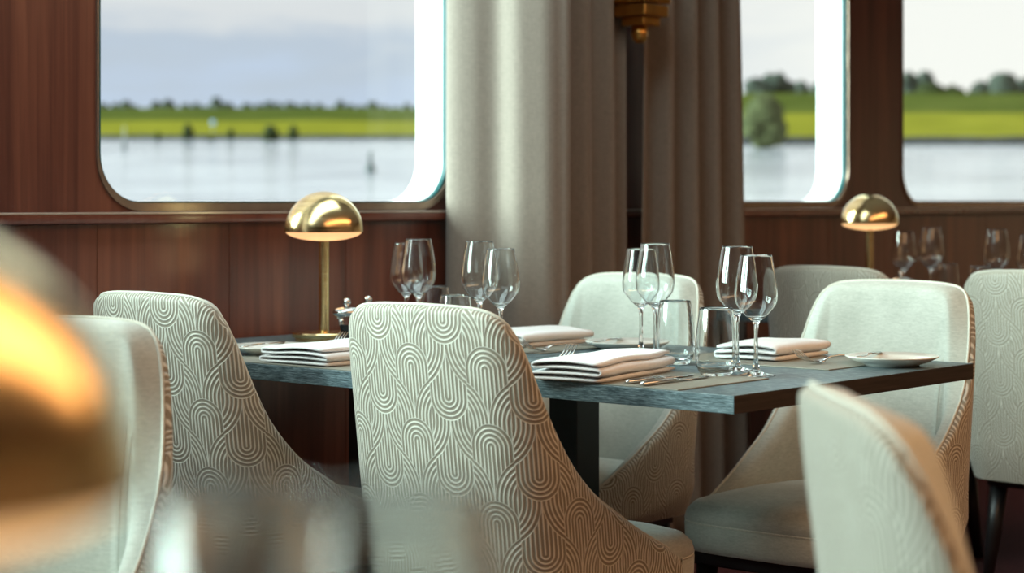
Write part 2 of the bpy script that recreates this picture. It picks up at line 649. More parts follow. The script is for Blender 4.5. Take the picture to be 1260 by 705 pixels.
rail = build('trim_1', *boxm(X0R, X1R, YW - 0.030, YW + 0.004, RAIL0, RAIL1, 0.0035), 'rail_wood', smooth=True, sharp=50)
tag(rail, kind='structure')
build('highlight_strip', *boxm(X0R, X1R, YW - 0.0315, YW - 0.020, RAIL1 - 0.0042, RAIL1 + 0.0008, 0.0008), 'highlight_metal', rail, smooth=False)  # metal strip added to draw the bright highlight along the rail edge


def ring(inner, outer, y0, y1):
    """prism ring between two loops (same count), from y0 to y1"""
    n = len(inner)
    V = [(x, y0, z) for x, z in inner] + [(x, y0, z) for x, z in outer] + [(x, y1, z) for x, z in inner] + [(x, y1, z) for x, z in outer]
    F = []
    for k in range(n):
        k2 = (k + 1) % n
        F += [(k, k2, n + k2, n + k), (2 * n + k2, 2 * n + k, 3 * n + k, 3 * n + k2), (k2, k, 2 * n + k, 2 * n + k2), (n + k, n + k2, 3 * n + k2, 3 * n + k)]
    return V, F


for i, (a0, a1) in enumerate(wins):
    w = empty('window_%d' % (i + 1), ((a0 + a1) / 2, YW, WZ0))
    tag(w, kind='structure')
    off = Vector(((a0 + a1) / 2, YW, WZ0))

    def loc(vf): return [Vector(v) - off for v in vf[0]], vf[1]
    e = 0.020
    build('frame', *loc(ring(rrect(a0, a1, WZ0, WZ1, WRAD), rrect(a0 - 0.006, a1 + 0.006, WZ0 - e, WZ1 + 0.006, WRAD + 0.008), YW - 0.006, YW + 0.002)), 'frame_trim', w, smooth=False)
    g1 = 0.010
    build('gasket', *loc(ring(rrect(a0 + g1, a1 - g1, WZ0 + g1 * 0.3, WZ1 - g1, WRAD - g1), rrect(a0 - 0.001, a1 + 0.001, WZ0 - 0.001, WZ1 + 0.001, WRAD), YW + 0.002, YW + 0.018)), 'teal_gasket', w, smooth=False)
    rv = 0.004
    build('reveal', *loc(ring(rrect(a0 + rv, a1 - rv, WZ0 + rv, WZ1 - rv, WRAD - rv), rrect(a0 - 0.002, a1 + 0.002, WZ0 - 0.002, WZ1 + 0.002, WRAD), YW + 0.019, YW + WT + 0.004)), 'white_paint', w, smooth=False)
    pl = rrect(a0 + 0.005, a1 - 0.005, WZ0 + 0.005, WZ1 - 0.005, WRAD - 0.005)
    n = len(pl)
    V = [(x, YW + 0.026, z) for x, z in pl] + [(x, YW + 0.032, z) for x, z in pl]
    F = [tuple(range(n)), tuple(range(2 * n - 1, n - 1, -1))] + [((k + 1) % n, k, n + k, n + (k + 1) % n) for k in range(n)]
    build('pane', *loc((V, F)), 'window_glass', w, smooth=False)


# ================================================================== OUTDOORS
def OUT(l, d, z=0.0):
    return Vector((SA * l + CA * d, -CA * l + SA * d, z))


def lerp(a, b, u): return a + (b - a) * u
def sm(u): u = max(0, min(1, u)); return u * u * (3 - 2 * u)
def wz_at(d): return -1.5 + 0.0675 * (d - 10)


V = [OUT(-170, 7, wz_at(7)), OUT(120, 7, wz_at(7)), OUT(120, 96, wz_at(96)), OUT(-170, 96, wz_at(96))]
o = build('river', V, [(0, 1, 2, 3)], 'river_water', smooth=False)
tag(o, 'wide grey rippled river outside the windows', 'river', kind='structure')


def zy(y, d): return EYE + (247 - y) * d / 2350.0


def bank_d(t): return lerp(91.9, 85.2, sm((t + 0.06) / 0.2))


cols = [-1.5 + 0.05 * k for k in range(26)] + [-0.24 + 0.012 * k for k in range(46)] + [0.32 + 0.06 * k for k in range(14)]
rowdef = []
Vb, Vg, Vd = [], [], []
for t_ in cols:
    u = sm((t_ + 0.06) / 0.2)
    d0 = bank_d(t_)
    wob = noise.noise(Vector((t_ * 25, 3.1, 0)))
    w2 = noise.noise(Vector((t_ * 70, 9.1, 0)))
    dg = d0 + 0.7
    y_b = lerp(172, 179.5, u)
    y_g = lerp(166.0, 168.0, u) + 1.2 * w2
    y_m = lerp(148.5, 139, u) + 1.0 * wob
    y_c = lerp(133, 114.5, u) + 0.8 * wob
    Vb += [OUT(t_ * (d0 - 0.3), d0 - 0.3, wz_at(d0) - 0.3), OUT(t_ * dg, dg, zy(y_g, dg))]
    Vg += [OUT(t_ * dg, dg, zy(y_g, dg)), OUT(t_ * 108, 108, zy(lerp(158, 154, u), 108) + 0.15 * w2), OUT(t_ * 132, 132, zy(y_m, 132))]
    Vd += [OUT(t_ * 132, 132, zy(y_m, 132)), OUT(t_ * 141, 141, zy((y_m + y_c) / 2 + 0.8, 141)), OUT(t_ * 150, 150, zy(y_c, 150)), OUT(t_ * 154, 154, zy(y_c, 154) - 0.3), OUT(t_ * 175, 175, zy(y_c, 154) - 3.0)]


def strip(V, per):
    n = len(V) // per
    return [(i * per + j, (i + 1) * per + j, (i + 1) * per + j + 1, i * per + j + 1) for i in range(n - 1) for j in range(per - 1)]


tag(build('river_bank', Vb, strip(Vb, 2), 'bank_stone'), 'dark stony edge of the far river bank', 'river bank', kind='structure')
tag(build('meadow', Vg, strip(Vg, 3), 'grass'), 'bright yellow-green meadow along the far bank', 'meadow', kind='structure')
tag(build('dike', Vd, strip(Vd, 5), 'dike_grass'), 'darker green grassy dike slope behind the meadow', 'dike', kind='structure')


def crown_mesh(seed, blobs, sub=3, rough=0.22):
    """cluster of displaced spheres -> one crown; blobs (x,y,z,r)"""
    rnd = random.Random(seed)
    bm = bmesh.new()
    for bx, by, bz, br in blobs:
        ret = bmesh.ops.create_icosphere(bm, subdivisions=sub, radius=1.0)
        for v in ret['verts']:
            dirv = v.co.normalized()
            k = 1 + rough * noise.noise(dirv * 2.3 + Vector((bx * 3 + seed, by, bz))) + rough * 0.8 * noise.noise(dirv * 6.1 + Vector((bx, seed, bz)))
            v.co = Vector((bx, by, bz)) + dirv * br * k
    bm.verts.index_update()
    V = [v.co.copy() for v in bm.verts]
    F = [tuple(v.index for v in f.verts) for f in bm.faces]
    bm.free()
    return V, F


def make_tree(name, seed, blobs, leaf, trunk_h, trunk_r):
    r = empty(name)
    build('crown', *crown_mesh(seed, blobs), leaf, r)
    build('trunk', *tube([(0, 0, -0.3), (0.02, 0, trunk_h * 0.5), (0, 0.02, trunk_h)], [trunk_r, trunk_r * 0.8, trunk_r * 0.6], 7), 'bark', r)
    return r


# row of trees peeping over the dike in the wide window
tr_protos = [make_tree('dike_tree', 11 + s, [(0, 0, 2.4, 1.1), (0.7, 0.2, 2.0, 0.85), (-0.75, 0.1, 1.9, 0.9), (0.2, -0.2, 1.5, 1.0)] if s else
                       [(0, 0, 2.1, 1.0), (0.95, 0.1, 1.9, 0.9), (-0.9, 0.2, 1.75, 0.8), (0.1, 0, 3.0, 0.6)], 'leaves_far', 1.8, 0.16) for s in range(2)]
mk = [Maker(p) for p in tr_protos]
rnd = random.Random(5)
tx = 112
i = 0
tlab = 'small hazy dark tree in the row along the dike crest'
while tx < 560:
    d = (158, 161, 164)[i % 3]
    l = (tx - 630) / 2350 * d
    o = mk[i % 2].put(OUT(l, d, zy(133.5, 154) - 1.62), rnd.uniform(0, 6.28), tlab, 'trees along the dike crest')
    o['category'] = 'tree'
    s = rnd.uniform(0.60, 0.70) * (1.12 if i % 5 == 2 else 1)
    o.scale = (s * 0.85, s * 0.85, s)
    tx += rnd.uniform(11, 15)
    i += 1

# larger trees in the two right-hand windows
big = [(932, 96, 26, 'leaves_far', 'broad hazy dark tree beside the curtain in the narrow window'),
       (956, 90, 30, 'leaves_far', 'tallest rounded hazy tree above the willow in the narrow window'),
       (985, 100, 26, 'leaves_far', 'low hazy tree near the white window reveal in the narrow window'),
       (1008, 101, 20, 'leaves_far', 'small hazy tree just behind the white window reveal'),
       (1118, 88, 22, 'leaves_far', 'dark grey-green tree at the left edge of the rightmost window'),
       (1138, 87, 22, 'leaves_far', 'pointed dark tree second from the left in the rightmost window'),
       (1150, 103, 30, 'leaves_bush', 'low pale green bush below the pointed dark trees in the rightmost window'),
       (1172, 105, 20, 'leaves_bush', 'small low bush in the middle of the rightmost window'),
       (1208, 100, 26, 'leaves_far', 'low left shoulder tree of the round tree clump in the rightmost window'),
       (1236, 89, 34, 'leaves_far', 'large domed tree in the rightmost window'),
       (1262, 97, 30, 'leaves_far', 'round tree at the right picture edge in the rightmost window')]
for j, (tx, ty, wpx, leaf, lab) in enumerate(big):
    d = 158 + (j % 3) * 3
    l = (tx - 630) / 2350 * d
    base = zy(114.5, 154) - 1.6
    top = zy(ty, d)
    H = top - base
    R = wpx / 2350 * d / 2 * 1.3
    rr_ = random.Random(j)
    bl = [(0, 0, H - R * 0.75, R * 0.75)] + [(rr_.uniform(-0.8, 0.8) * R, rr_.uniform(-0.4, 0.4) * R, H * rr_.uniform(0.45, 0.80), R * rr_.uniform(0.45, 0.75)) for _ in range(8)]
    r_ = make_tree('far_tree', 40 + j, bl, leaf, H * 0.5, 0.18)
    r_.location = OUT(l, d, base)
    tag(r_, lab, 'tree')

# round willow standing in the shallows (narrow window)
d = 81.5
R = 0.95
bl = [(0, 0, 1.25, 0.80), (0.42, 0.1, 0.95, 0.55), (-0.42, 0.2, 0.95, 0.58), (0.05, -0.3, 0.75, 0.62), (0.28, 0.1, 1.55, 0.42), (-0.3, -0.1, 1.5, 0.45), (0, 0.1, 0.5, 0.5)]
wlw = make_tree('willow_tree', 71, bl, 'leaves_willow', 0.8, 0.10)
wlw.location = OUT((941 - 630) / 2350 * d, d, wz_at(d) - 0.05)
wlw.scale = (1.06, 1.06, 1.13)
tag(wlw, 'round grey-green willow standing in the water in the narrow window', 'tree')

# small bushes on the far bank in the wide window
for j, (bx, h_px, w_px, lab) in enumerate([
        (194, 11, 8, 'tiny dark bush on the bank, first from the left in the wide window'),
        (231, 21, 14, 'small two-toned bush on the bank beside the blue sign'),
        (284, 17, 9, 'slim upright bush on the bank right of the blue sign'),
        (333, 18, 20, 'wide dark bush on the bank above the brass lamp'),
        (361, 20, 13, 'narrow olive bush on the bank, rightmost of the row in the wide window'),
        (260, 6, 8, 'lowest little bush on the bank under the blue sign')]):
    d = 90.8
    s = d / 2350
    H, Wd = h_px * s, w_px * s
    bl = [(0, 0, H * 0.55, Wd * 0.45), (Wd * 0.2, 0, H * 0.35, Wd * 0.38), (-Wd * 0.2, 0, H * 0.3, Wd * 0.36), (0, 0, H * 0.82, Wd * 0.28)]
    r_ = make_tree('bank_bush', 90 + j, bl, 'leaves_bush', H * 0.4, 0.03)
    r_.location = OUT((bx - 630) / 2350 * d, d, wz_at(d) - 0.02)
    tag(r_, lab, 'bush')

# green buoy with its pole
d = 63.0
r_ = empty('buoy', OUT((456 - 630) / 2350 * d, d, wz_at(d) + 0.02))
build('float', *lathe([(0, -0.05), (0.17, -0.05), (0.18, 0.03), (0.10, 0.14), (0.07, 0.26), (0, 0.26)], 14), 'buoy_green', r_)
build('pole', *lathe([(0, 0.2), (0.06, 0.2), (0.05, 0.64), (0, 0.64)], 10), 'buoy_green', r_)
tag(r_, 'dark green buoy with upright pole floating on the river', 'buoy')
d = 80.0
r_ = empty('marker_post', OUT((153 - 630) / 2350 * d, d, wz_at(d)))
build('pole', *lathe([(0, -0.1), (0.03, -0.1), (0.025, 1.0), (0, 1.0)], 8), 'post_grey', r_)
build('foot', *lathe([(0, -0.1), (0.07, -0.1), (0.07, 0.28), (0.03, 0.34), (0, 0.34)], 10), 'buoy_green', r_)
tag(r_, 'thin pale marker post in the river at the left of the wide window', 'marker post')
d = 97.0
r_ = empty('river_sign', OUT((262 - 630) / 2350 * d, d, zy(163, d)))
build('post', *lathe([(0, -0.5), (0.02, -0.5), (0.02, 0.5), (0, 0.5)], 8), 'post_grey', r_)
vf = boxm(-0.13, 0.13, -0.01, 0.01, 0.36, 0.64, 0.004)
build('board', *xf(vf, Matrix.Rotation(ANG - PI / 2, 4, 'Z')), 'sign_blue', r_)
tag(r_, 'small pale blue sign on a post in the meadow', 'sign')


# ================================================================== CURTAINS
def curtain(name, plan, folds, amp, z0, z1, label, flare=0.0, seed=1):
    """plan: polyline of (x,y); folds ride on it as a wave along the arc; the drop widens slightly to the hem"""
    path = catmull([(p[0], p[1], 0) for p in plan], 40)
    L = [0]
    for p, q in zip(path, path[1:]): L.append(L[-1] + (q - p).length)
    tot = L[-1]
    nz = 26
    front, back = [], []
    th = 0.004
    for j in range(nz + 1):
        z = lerp(z1, z0, j / nz)
        fv = []
        for i, p in enumerate(path):
            tdir = (path[min(i + 1, len(path) - 1)] - path[max(i - 1, 0)]).normalized()
            nr = Vector((tdir.y, -tdir.x, 0))
            u = L[i] / tot
            drift = 0.10 * noise.noise(Vector((u * 3.0, z * 0.7, seed)))
            am = amp(u) * (0.85 + 0.3 * noise.noise(Vector((u * 5, 0.3, seed + 4)))) * (1.0 + 0.18 * (1 - (z - z0) / (z1 - z0)))
            ph = folds(u + drift * 0.12)
            wv = math.sin(ph) + 0.28 * math.sin(2 * ph + 0.6)
            q = p + nr * (am * wv)
            q.x += flare * (1 - (z - z0) / (z1 - z0)) * (u - 0.3)
            fv.append(Vector((q.x, q.y, z)))
        front.append(fv)
    n = len(path)
    V, F = [], []
    for j in range(nz + 1):
        V += front[j]
    for j in range(nz + 1):
        for i in range(n):
            tdir = (front[j][min(i + 1, n - 1)] - front[j][max(i - 1, 0)]).normalized()
            V.append(front[j][i] - Vector((tdir.y, -tdir.x, 0)) * th)
    B = (nz + 1) * n
    for j in range(nz):
        for i in range(n - 1):
            a = j * n + i
            F.append((a, a + n, a + n + 1, a + 1))
            F.append((B + a, B + a + 1, B + a + n + 1, B + a + n))
        F.append((j * n, B + j * n, B + (j + 1) * n, (j + 1) * n))
        F.append((j * n + n - 1, (j + 1) * n + n - 1, B + (j + 1) * n + n - 1, B + j * n + n - 1))
    for i in range(n - 1):
        F.append((i, i + 1, B + i + 1, B + i))
        F.append((nz * n + i, B + nz * n + i, B + nz * n + i + 1, nz * n + i + 1))
    o = build(name, V, F, 'curtain_linen')
    tag(o, label, 'curtain', 'curtains at the window pillar')
    return o


curtain('curtain', [(3.968, 3.690), (3.962, 3.63), (3.985, 3.56), (4.01, 3.49), (4.04, 3.42), (4.07, 3.37), (4.115, 3.365), (4.16, 3.45), (4.25, 3.505), (4.40, 3.53), (4.52, 3.55), (4.61, 3.56)],
        lambda u: (u * 30 if u < 0.45 else 0.45 * 30 + (u - 0.45) * 44), lambda u: 0.015 if u < 0.42 else lerp(0.015, 0.028, sm((u - 0.42) / 0.15)), 0.02, 2.66,
        'pale linen curtain falling in broad folds beside the wide window', 0.03, 1)
curtain('curtain', [(4.715, 3.57), (4.80, 3.56), (4.92, 3.555), (5.05, 3.56), (5.16, 3.57), (5.255, 3.59)],
        lambda u: u * 30 + 1.2, lambda u: 0.036, 0.02, 2.66,
        'brown-shaded linen curtain with narrow folds beside the narrow window', 0.16, 3)

# brass wall sconce between the curtains
sc = empty('wall_sconce', (4.615, 3.50, 1.627))
build('wall_plate', *boxm(-0.05, 0.05, 0.02, 0.215, 0.03, 0.12, 0.004), 'bronze', sc, smooth=False)
build('upper_tier', *boxm(-0.065, 0.065, -0.07, 0.06, 0.065, 0.16, 0.004), 'bronze', sc, smooth=False)
build('middle_tier', *boxm(-0.060, 0.060, -0.065, 0.055, 0.025, 0.060, 0.004), 'bronze', sc, smooth=False)
build('lower_tier', *boxm(-0.042, 0.042, -0.047, 0.037, -0.002, 0.024, 0.003), 'bronze', sc, smooth=False)
build('finial', *lathe([(0, -0.055), (0.012, -0.052), (0.022, -0.04), (0.026, -0.025), (0.024, -0.003), (0, -0.003)], 20), 'bronze', sc)
tag(sc, 'stepped brass wall sconce between the two curtains', 'wall lamp')


# ================================================================== CHAIRS
def plan_pt(a, inset=0.0):
    """plan curve of the shell: local chair faces +x; a = arc length from the back centre (outer skin), sign = side"""
    s = -1 if a < 0 else 1
    a = abs(a)
    flat, R = 0.14, 0.11
    bend = R * PI / 2
    if a <= flat:
        x, y, nx, ny = -0.30, a, -1, 0
        bulge = -0.012 * (1 - (a / flat) ** 2)
        x += bulge
    elif a <= flat + bend:
        th = (a - flat) / R
        x, y = -0.30 + R * (1 - math.cos(th)), flat + R * math.sin(th)
        nx, ny = -math.cos(th), math.sin(th)
    else:
        k = a - flat - bend
        x, y = -0.30 + R + k, flat + R - 0.10 * k * k
        nx, ny = 0, 1
    x -= nx * inset; y -= ny * inset
    return x, s * y, nx, s * ny


EDGE = [(0, .905), (.10, .903), (.15, .899), (.18, .893), (.205, .882), (.225, .862), (.242, .825), (.265, .748), (.295, .669), (.354, .589), (.403, .542), (.515, .470), (.595, .431), (.645, .408), (.665, .395)]


def edge_h(a):
    a = abs(a)
    for (a0, z0), (a1, z1) in zip(EDGE, EDGE[1:]):
        if a <= a1:
            u = (a - a0) / (a1 - a0)
            return lerp(z0, z1, u)
    return EDGE[-1][1]


AMAX = 0.665
ARC = [-AMAX + 2 * AMAX * i / 76 for i in range(77)]
ED = [edge_h(a) for a in ARC]
for _ in range(2):
    ED = [ED[0]] + [(ED[i - 1] + 2 * ED[i] + ED[i + 1]) / 4 for i in range(1, len(ED) - 1)] + [ED[-1]]
ZB = 0.312


def lean(x, z):
    return x - 0.055 * max(0, (z - 0.45)) / 0.45 * (1 if x < -0.1 else max(0, min(1, (0.05 - x) / 0.15)))


def shell_pt(i, z, inset):
    x, y, nx, ny = plan_pt(ARC[i], inset)
    return Vector((lean(x, z), y * (1 + 0.06 * (0.9 - z) * 0), z))


def make_chair():
    root = empty('dining_chair')
    n = len(ARC)
    TH = 0.050
    # outer skin with UVs in metres
    rows = 14
    V, F, UV = [], [], []
    for i in range(n):
        ztop = ED[i] - 0.016
        for j in range(rows + 1):
            z = lerp(ZB, ztop, j / rows)
            ins = 0.0 if j < rows else 0.002
            tuck = 0.018 * (1 - j / 2) if j < 2 else 0
            V.append(shell_pt(i, z, ins + tuck)); UV.append((ARC[i], z))
        # rolled lip towards the inside
        for k in range(1, 4):
            a = PI / 2 * k / 4
            V.append(shell_pt(i, ztop + 0.016 * math.sin(a), 0.002 + 0.018 * (1 - math.cos(a)))); UV.append((ARC[i], ztop + 0.016 * a))
    per = rows + 4
    for i in range(n - 1):
        for j in range(per - 1):
            F.append((i * per + j, (i + 1) * per + j, (i + 1) * per + j + 1, i * per + j + 1))
    F = [tuple(reversed(f)) for f in F]
    # front edges of the arms
    build('outer_back', V, F, 'chair_fabric_arches', root, uvs=UV)
    # inner skin, padded
    V, F = [], []
    rows2 = 14
    for i in range(n):
        a = abs(ARC[i])
        pad = TH + (0.018 if a < 0.2 else 0.018 * max(0, 1 - (a - 0.2) / 0.15))
        pad = lerp(pad, 0.038, sm((a - 0.45) / 0.2))
        ztop = ED[i]
        for k in range(0, 5):
            an = PI / 2 * k / 4
            V.append(shell_pt(i, ztop - 0.022 * (1 - math.cos(an)) - 0.0005, 0.018 + (pad - 0.018) * math.sin(an)))
        for j in range(1, rows2 + 1):
            z = lerp(ztop - 0.022, ZB + 0.05, j / rows2)
            puff = 0.010 * math.sin(PI * min(1, j / rows2)) if a < 0.22 else 0.004
            V.append(shell_pt(i, z, pad + puff))
    per = rows2 + 5
    for i in range(n - 1):
        for j in range(per - 1):
            F.append((i * per + j, i * per + j + 1, (i + 1) * per + j + 1, (i + 1) * per + j))
    F = [tuple(reversed(f)) for f in F]
    # close the arm fronts with a rounded end
    for side in (0, n - 1):
        base = len(V)
        a = ARC[side]
        m_ = 9
        for j in range(8):
            z = lerp(ED[side] - 0.006, ZB + 0.01, j / 7)
            po = shell_pt(side, z, 0.001); pi_ = shell_pt(side, z, 0.038)
            for k in range(m_):
                an = PI * k / (m_ - 1)
                mid = (po + pi_) / 2
                V.append(mid + (po - pi_) / 2 * math.cos(an) + Vector((0.016 * math.sin(an), 0, 0)))
        for j in range(7):
            for k in range(m_ - 1):
                q = (base + j * m_ + k, base + j * m_ + k + 1, base + (j + 1) * m_ + k + 1, base + (j + 1) * m_ + k)
                F.append(q if side else tuple(reversed(q)))
        top = tuple(base + k for k in range(m_))
        F.append(top)
    ib = build('inner_back', V, F, 'chair_fabric_plain', root)
    # seams between the centre panel and the wings
    for sgn in (-1, 1):
        pts = []
        for (aa, zz) in ((0.262, 0.73), (0.247, 0.69), (0.232, 0.63), (0.228, 0.56), (0.232, 0.46)):
            x, y, nx, ny = plan_pt(sgn * aa, TH + 0.013 + 0.018 * max(0, 1 - max(0, aa - 0.2) / 0.15))
            pts.append((lean(x, zz), y, zz))
        build('seam', *tube(catmull(pts, 5), 0.0013, 6), 'chair_fabric_plain', ib)
    # piping along the outer edge
    path = []
    for i in range(n):
        path.append(shell_pt(i, ED[i] + 0.0005, 0.017))
    build('piping', *tube(path, 0.0032, 8), 'piping', root)
    # seat cushion
    V, F = [], []
    prof = []
    nseg = 48
    def seat_loop(sc_x, sc_y, z, crown=0):
        out = []
        for k in range(nseg):
            an = 2 * PI * k / nseg
            ca, sa = math.cos(an), math.sin(an)
            e = 0.42
            x = (abs(ca) ** e) * (1 if ca >= 0 else -1)
            y = (abs(sa) ** e) * (1 if sa >= 0 else -1)
            hw = 0.232 if x > 0 else lerp(0.232, 0.190, -x)
            out.append(Vector((0.025 + x * 0.265 * sc_x, y * hw * sc_y, z)))
        return out
    loops = [(0.90, 0.90, 0.318), (0.975, 0.975, 0.322), (0.995, 0.995, 0.335), (1.0, 1.0, 0.380), (0.985, 0.985, 0.3845), (1.0, 1.0, 0.389), (0.985, 0.98, 0.408), (0.93, 0.92, 0.424), (0.78, 0.76, 0.436), (0.5, 0.5, 0.444), (0.2, 0.2, 0.447)]
    for sx, sy, z in loops: V += seat_loop(sx, sy, z)
    for j in range(len(loops) - 1):
        for k in range(nseg):
            k2 = (k + 1) % nseg
            F.append((j * nseg + k, j * nseg + k2, (j + 1) * nseg + k2, (j + 1) * nseg + k))
    F.append(tuple(range(nseg - 1, -1, -1)))
    F.append(tuple((len(loops) - 1) * nseg + k for k in range(nseg)))
    st = build('seat', V, F, 'chair_fabric_plain', root)
    build('piping', *tube([v + Vector((0, 0, 0)) for v in seat_loop(0.992, 0.992, 0.3845)], 0.0022, 6, closed=True), 'piping', st)
    build('seat_frame', *boxm(-0.22, 0.24, -0.19, 0.19, 0.285, 0.320, 0.004), 'black_leg', root, smooth=False)
    for sx, sy in ((1, 1), (1, -1), (-1, 1), (-1, -1)):
        tx, ty = (0.215 if sx > 0 else -0.195), 0.165 * sy
        build('leg', *tube([(tx, ty, 0.29), (tx + 0.012 * sx, ty + 0.01 * sy, 0.15), (tx + 0.03 * sx, ty + 0.022 * sy, 0.0)], [0.026, 0.021, 0.014], 10), 'black_leg', root)
    return root


chair = Maker(make_chair())
G_CH = 'upholstered dining chairs'


def put_chair(x, y, rz, label):
    o = chair.put((x, y, 0), rz, label, G_CH)
    o['category'] = 'chair'
    return o


put_chair(2.91, 2.461, 0, 'large cream chair with embossed arch-pattern back, in sharp focus at the middle')
put_chair(2.858, 3.20, 0, 'arch-patterned chair back by the left end of the table, half hidden behind a blurred chair')
put_chair(3.68, 3.04, PI, 'pale plain-fronted chair facing us in front of the curtains')
put_chair(3.73, 2.31, PI, 'pale plain-fronted chair with brown edge behind the bread plate at the table corner')
put_chair(1.895, 0.765, math.radians(-47), 'blurred pale chair back seen edge-on in the right foreground')
put_chair(1.60, 2.47, math.radians(214), 'blurred plain-fronted chair behind the out-of-focus lamp dome at left')
put_chair(5.216, 2.36, 0, 'patterned grey-green chair back with black legs at the right picture edge')
put_chair(5.14, 2.963, 0, 'shaded brown chair back below the farther brass lamp')


# ================================================================== TABLES
def make_table(x0, x1, y0, y1, label, posts):
    cx, cy = (x0 + x1) / 2, (y0 + y1) / 2
    r = empty('dining_table', (cx, cy, 0))
    hx, hy = (x1 - x0) / 2, (y1 - y0) / 2
    o = build('table_top', *boxm(-hx, hx, -hy, hy, 0.7165, 0.75, 0.0012), ['table_laminate', 'table_laminate_end'], r, smooth=False)
    for p in o.data.polygons:
        if abs(p.normal.y) > 0.9: p.material_index = 1
    for (px, py) in posts:
        build('post', *boxm(px - cx - 0.040, px - cx + 0.040, py - cy - 0.040, py - cy + 0.040, 0.012, 0.7165, 0.002), 'black_metal', r, smooth=False)
        build('base_plate', *boxm(px - cx - 0.09, px - cx + 0.09, py - cy - 0.09, py - cy + 0.09, 0.0, 0.012, 0.002), 'black_metal', r, smooth=False)
    tag(r, label, 'table', 'dining tables')
    return r


make_table(2.825, 3.725, 1.932, 2.735, 'grey wood-grain table with its sharp corner pointing to the middle right', [(3.30, 2.685)])
make_table(2.71, 3.66, 2.740, 3.685, 'grey wood-grain table against the window wall carrying the nearer standing brass lamp', [(3.2, 3.22)])
make_table(5.02, 5.97, 2.740, 3.50, 'dining table by the wall carrying the farther brass lamp', [(5.5, 3.12)])
make_table(5.13, 6.03, 1.932, 2.735, 'dining table behind the patterned chair at the right picture edge', [(5.55, 2.4)])
make_table(0.50, 1.40, 1.95, 2.75, 'dining table in front of the blurred plain chair at left', [(0.95, 2.35)])
make_table(0.12, 1.10, 0.10, 1.02, 'nearest table under the out-of-focus lamp and glasses', [(0.6, 0.56)])
TZ = 0.7502


# ================================================================== LAMPS
def make_lamp():
    r = empty('table_lamp')
    R, zr = 0.0975, 0.270
    prof = [(0.030, zr - 0.004), (R - 0.004, zr - 0.004), (R, zr)]
    pr = [(R * math.cos(PI / 2 * k / 22), zr + 0.100 * math.sin(PI / 2 * k / 22)) for k in range(23)]
    pr[-1] = (0, zr + 0.100)
    inner = [(0, zr + 0.0965)] + [((R - 0.003) * math.cos(PI / 2 * k / 22), zr + 0.0965 * math.sin(PI / 2 * k / 22)) for k in range(21, -1, -1)]
    V, F = lathe(inner[::-1][::-1] and (pr[::-1] + []), 64)
    dome_out = pr
    shell = [(0, zr + 0.0965)] + inner[1:] + dome_out
    V, F = lathe(shell, 64)
    build('lamp_shade', V, F, 'brushed_brass', r, sharp=40)
    df = [(0.0, zr - 0.0225)] + [(0.094 * math.sin(PI / 2 * k / 14) , zr + 0.002 - 0.0245 * math.cos(PI / 2 * k / 14)) for k in range(1, 15)] + [(0.0, zr + 0.003)]
    build('diffuser', *lathe(df, 48), 'opal_diffuser', r, sharp=40)
    build('pole', *lathe([(0, 0.018), (0.0128, 0.018), (0.0128, zr - 0.020), (0, zr - 0.020)], 24), 'brushed_brass', r, sharp=40)
    build('base', *lathe([(0, 0), (0.070, 0), (0.0715, 0.002), (0.0715, 0.008), (0.066, 0.009), (0.066, 0.011), (0.078, 0.0115), (0.079, 0.013), (0.079, 0.020), (0.077, 0.0225), (0.018, 0.024), (0.0135, 0.027), (0, 0.027)], 48), 'brushed_brass', r, sharp=35)
    return r


lamp = Maker(make_lamp())


def put_lamp(x, y, label, power, sc=1.0):
    o = lamp.put((x, y, TZ), 0.3, label, 'brass dome table lamps')
    o['category'] = 'lamp'
    o.scale = (sc, sc, sc)
    ld = bpy.data.lights.new('lamp_glow', 'POINT')
    ld.energy = power; ld.color = (1.0, 0.60, 0.28); ld.shadow_soft_size = 0.05
    lo = bpy.data.objects.new('lamp_glow', ld); C.objects.link(lo)
    lo.location = (x, y, TZ + (0.270 - 0.075) * sc)
    return o


put_lamp(3.255, 3.445, 'brass dome table lamp with glowing underside in front of the wide window', 0.22)
put_lamp(5.66, 3.32, 'farther smaller-looking brass dome lamp in front of the pillar between two windows', 0.25)
put_lamp(0.328, 0.567, 'huge out-of-focus brass lamp dome at the left picture edge', 0.2, 0.93)


# ================================================================== GLASSWARE
def wine_prof(H, Rm, zm, zs, Rr, sr=0.0042, Rf=0.039):
    t = 0.0011
    outer = [(0, 0.0), (Rf - 0.002, 0.0), (Rf, 0.0008), (Rf - 0.001, 0.0018), (0.024, 0.0036), (0.012, 0.0075), (0.0068, 0.0150), (sr + 0.0004, 0.030),
             (sr - 0.0002, 0.055), (sr, zs - 0.022), (sr + 0.0012, zs - 0.010), (0.0085, zs - 0.002)]
    bowl = [(0.0085, zs - 0.002), (0.0185, zs + 0.006), (0.0295, zs + 0.018), (Rm - 0.003, zs + 0.032), (Rm, zm), (Rm - 0.0012, zm + 0.018), (lerp(Rr, Rm, 0.62), lerp(zm, H, 0.52)), (lerp(Rr, Rm, 0.28), lerp(zm, H, 0.78)), (Rr, H)]
    bo = [(p.x, p.y) for p in catmull([(a, b_, 0) for a, b_ in bowl], 4)]
    inner = []
    for r_, z_ in bo[::-1]:
        if z_ < zs + 0.0045: break
        inner.append((max(0.0, r_ - t), z_))
    inner[0] = (bo[-1][0] - t, bo[-1][1])
    rimtop = [(bo[-1][0] - t * 0.5, H + 0.0005)]
    return outer + bo[1:] + rimtop + inner + [(0.010, zs + 0.0040), (0, zs + 0.0030)]


def make_glass(name, prof, n=40):
    V, F = lathe(prof, n)
    o = build(name, V, F, 'crystal')
    return o


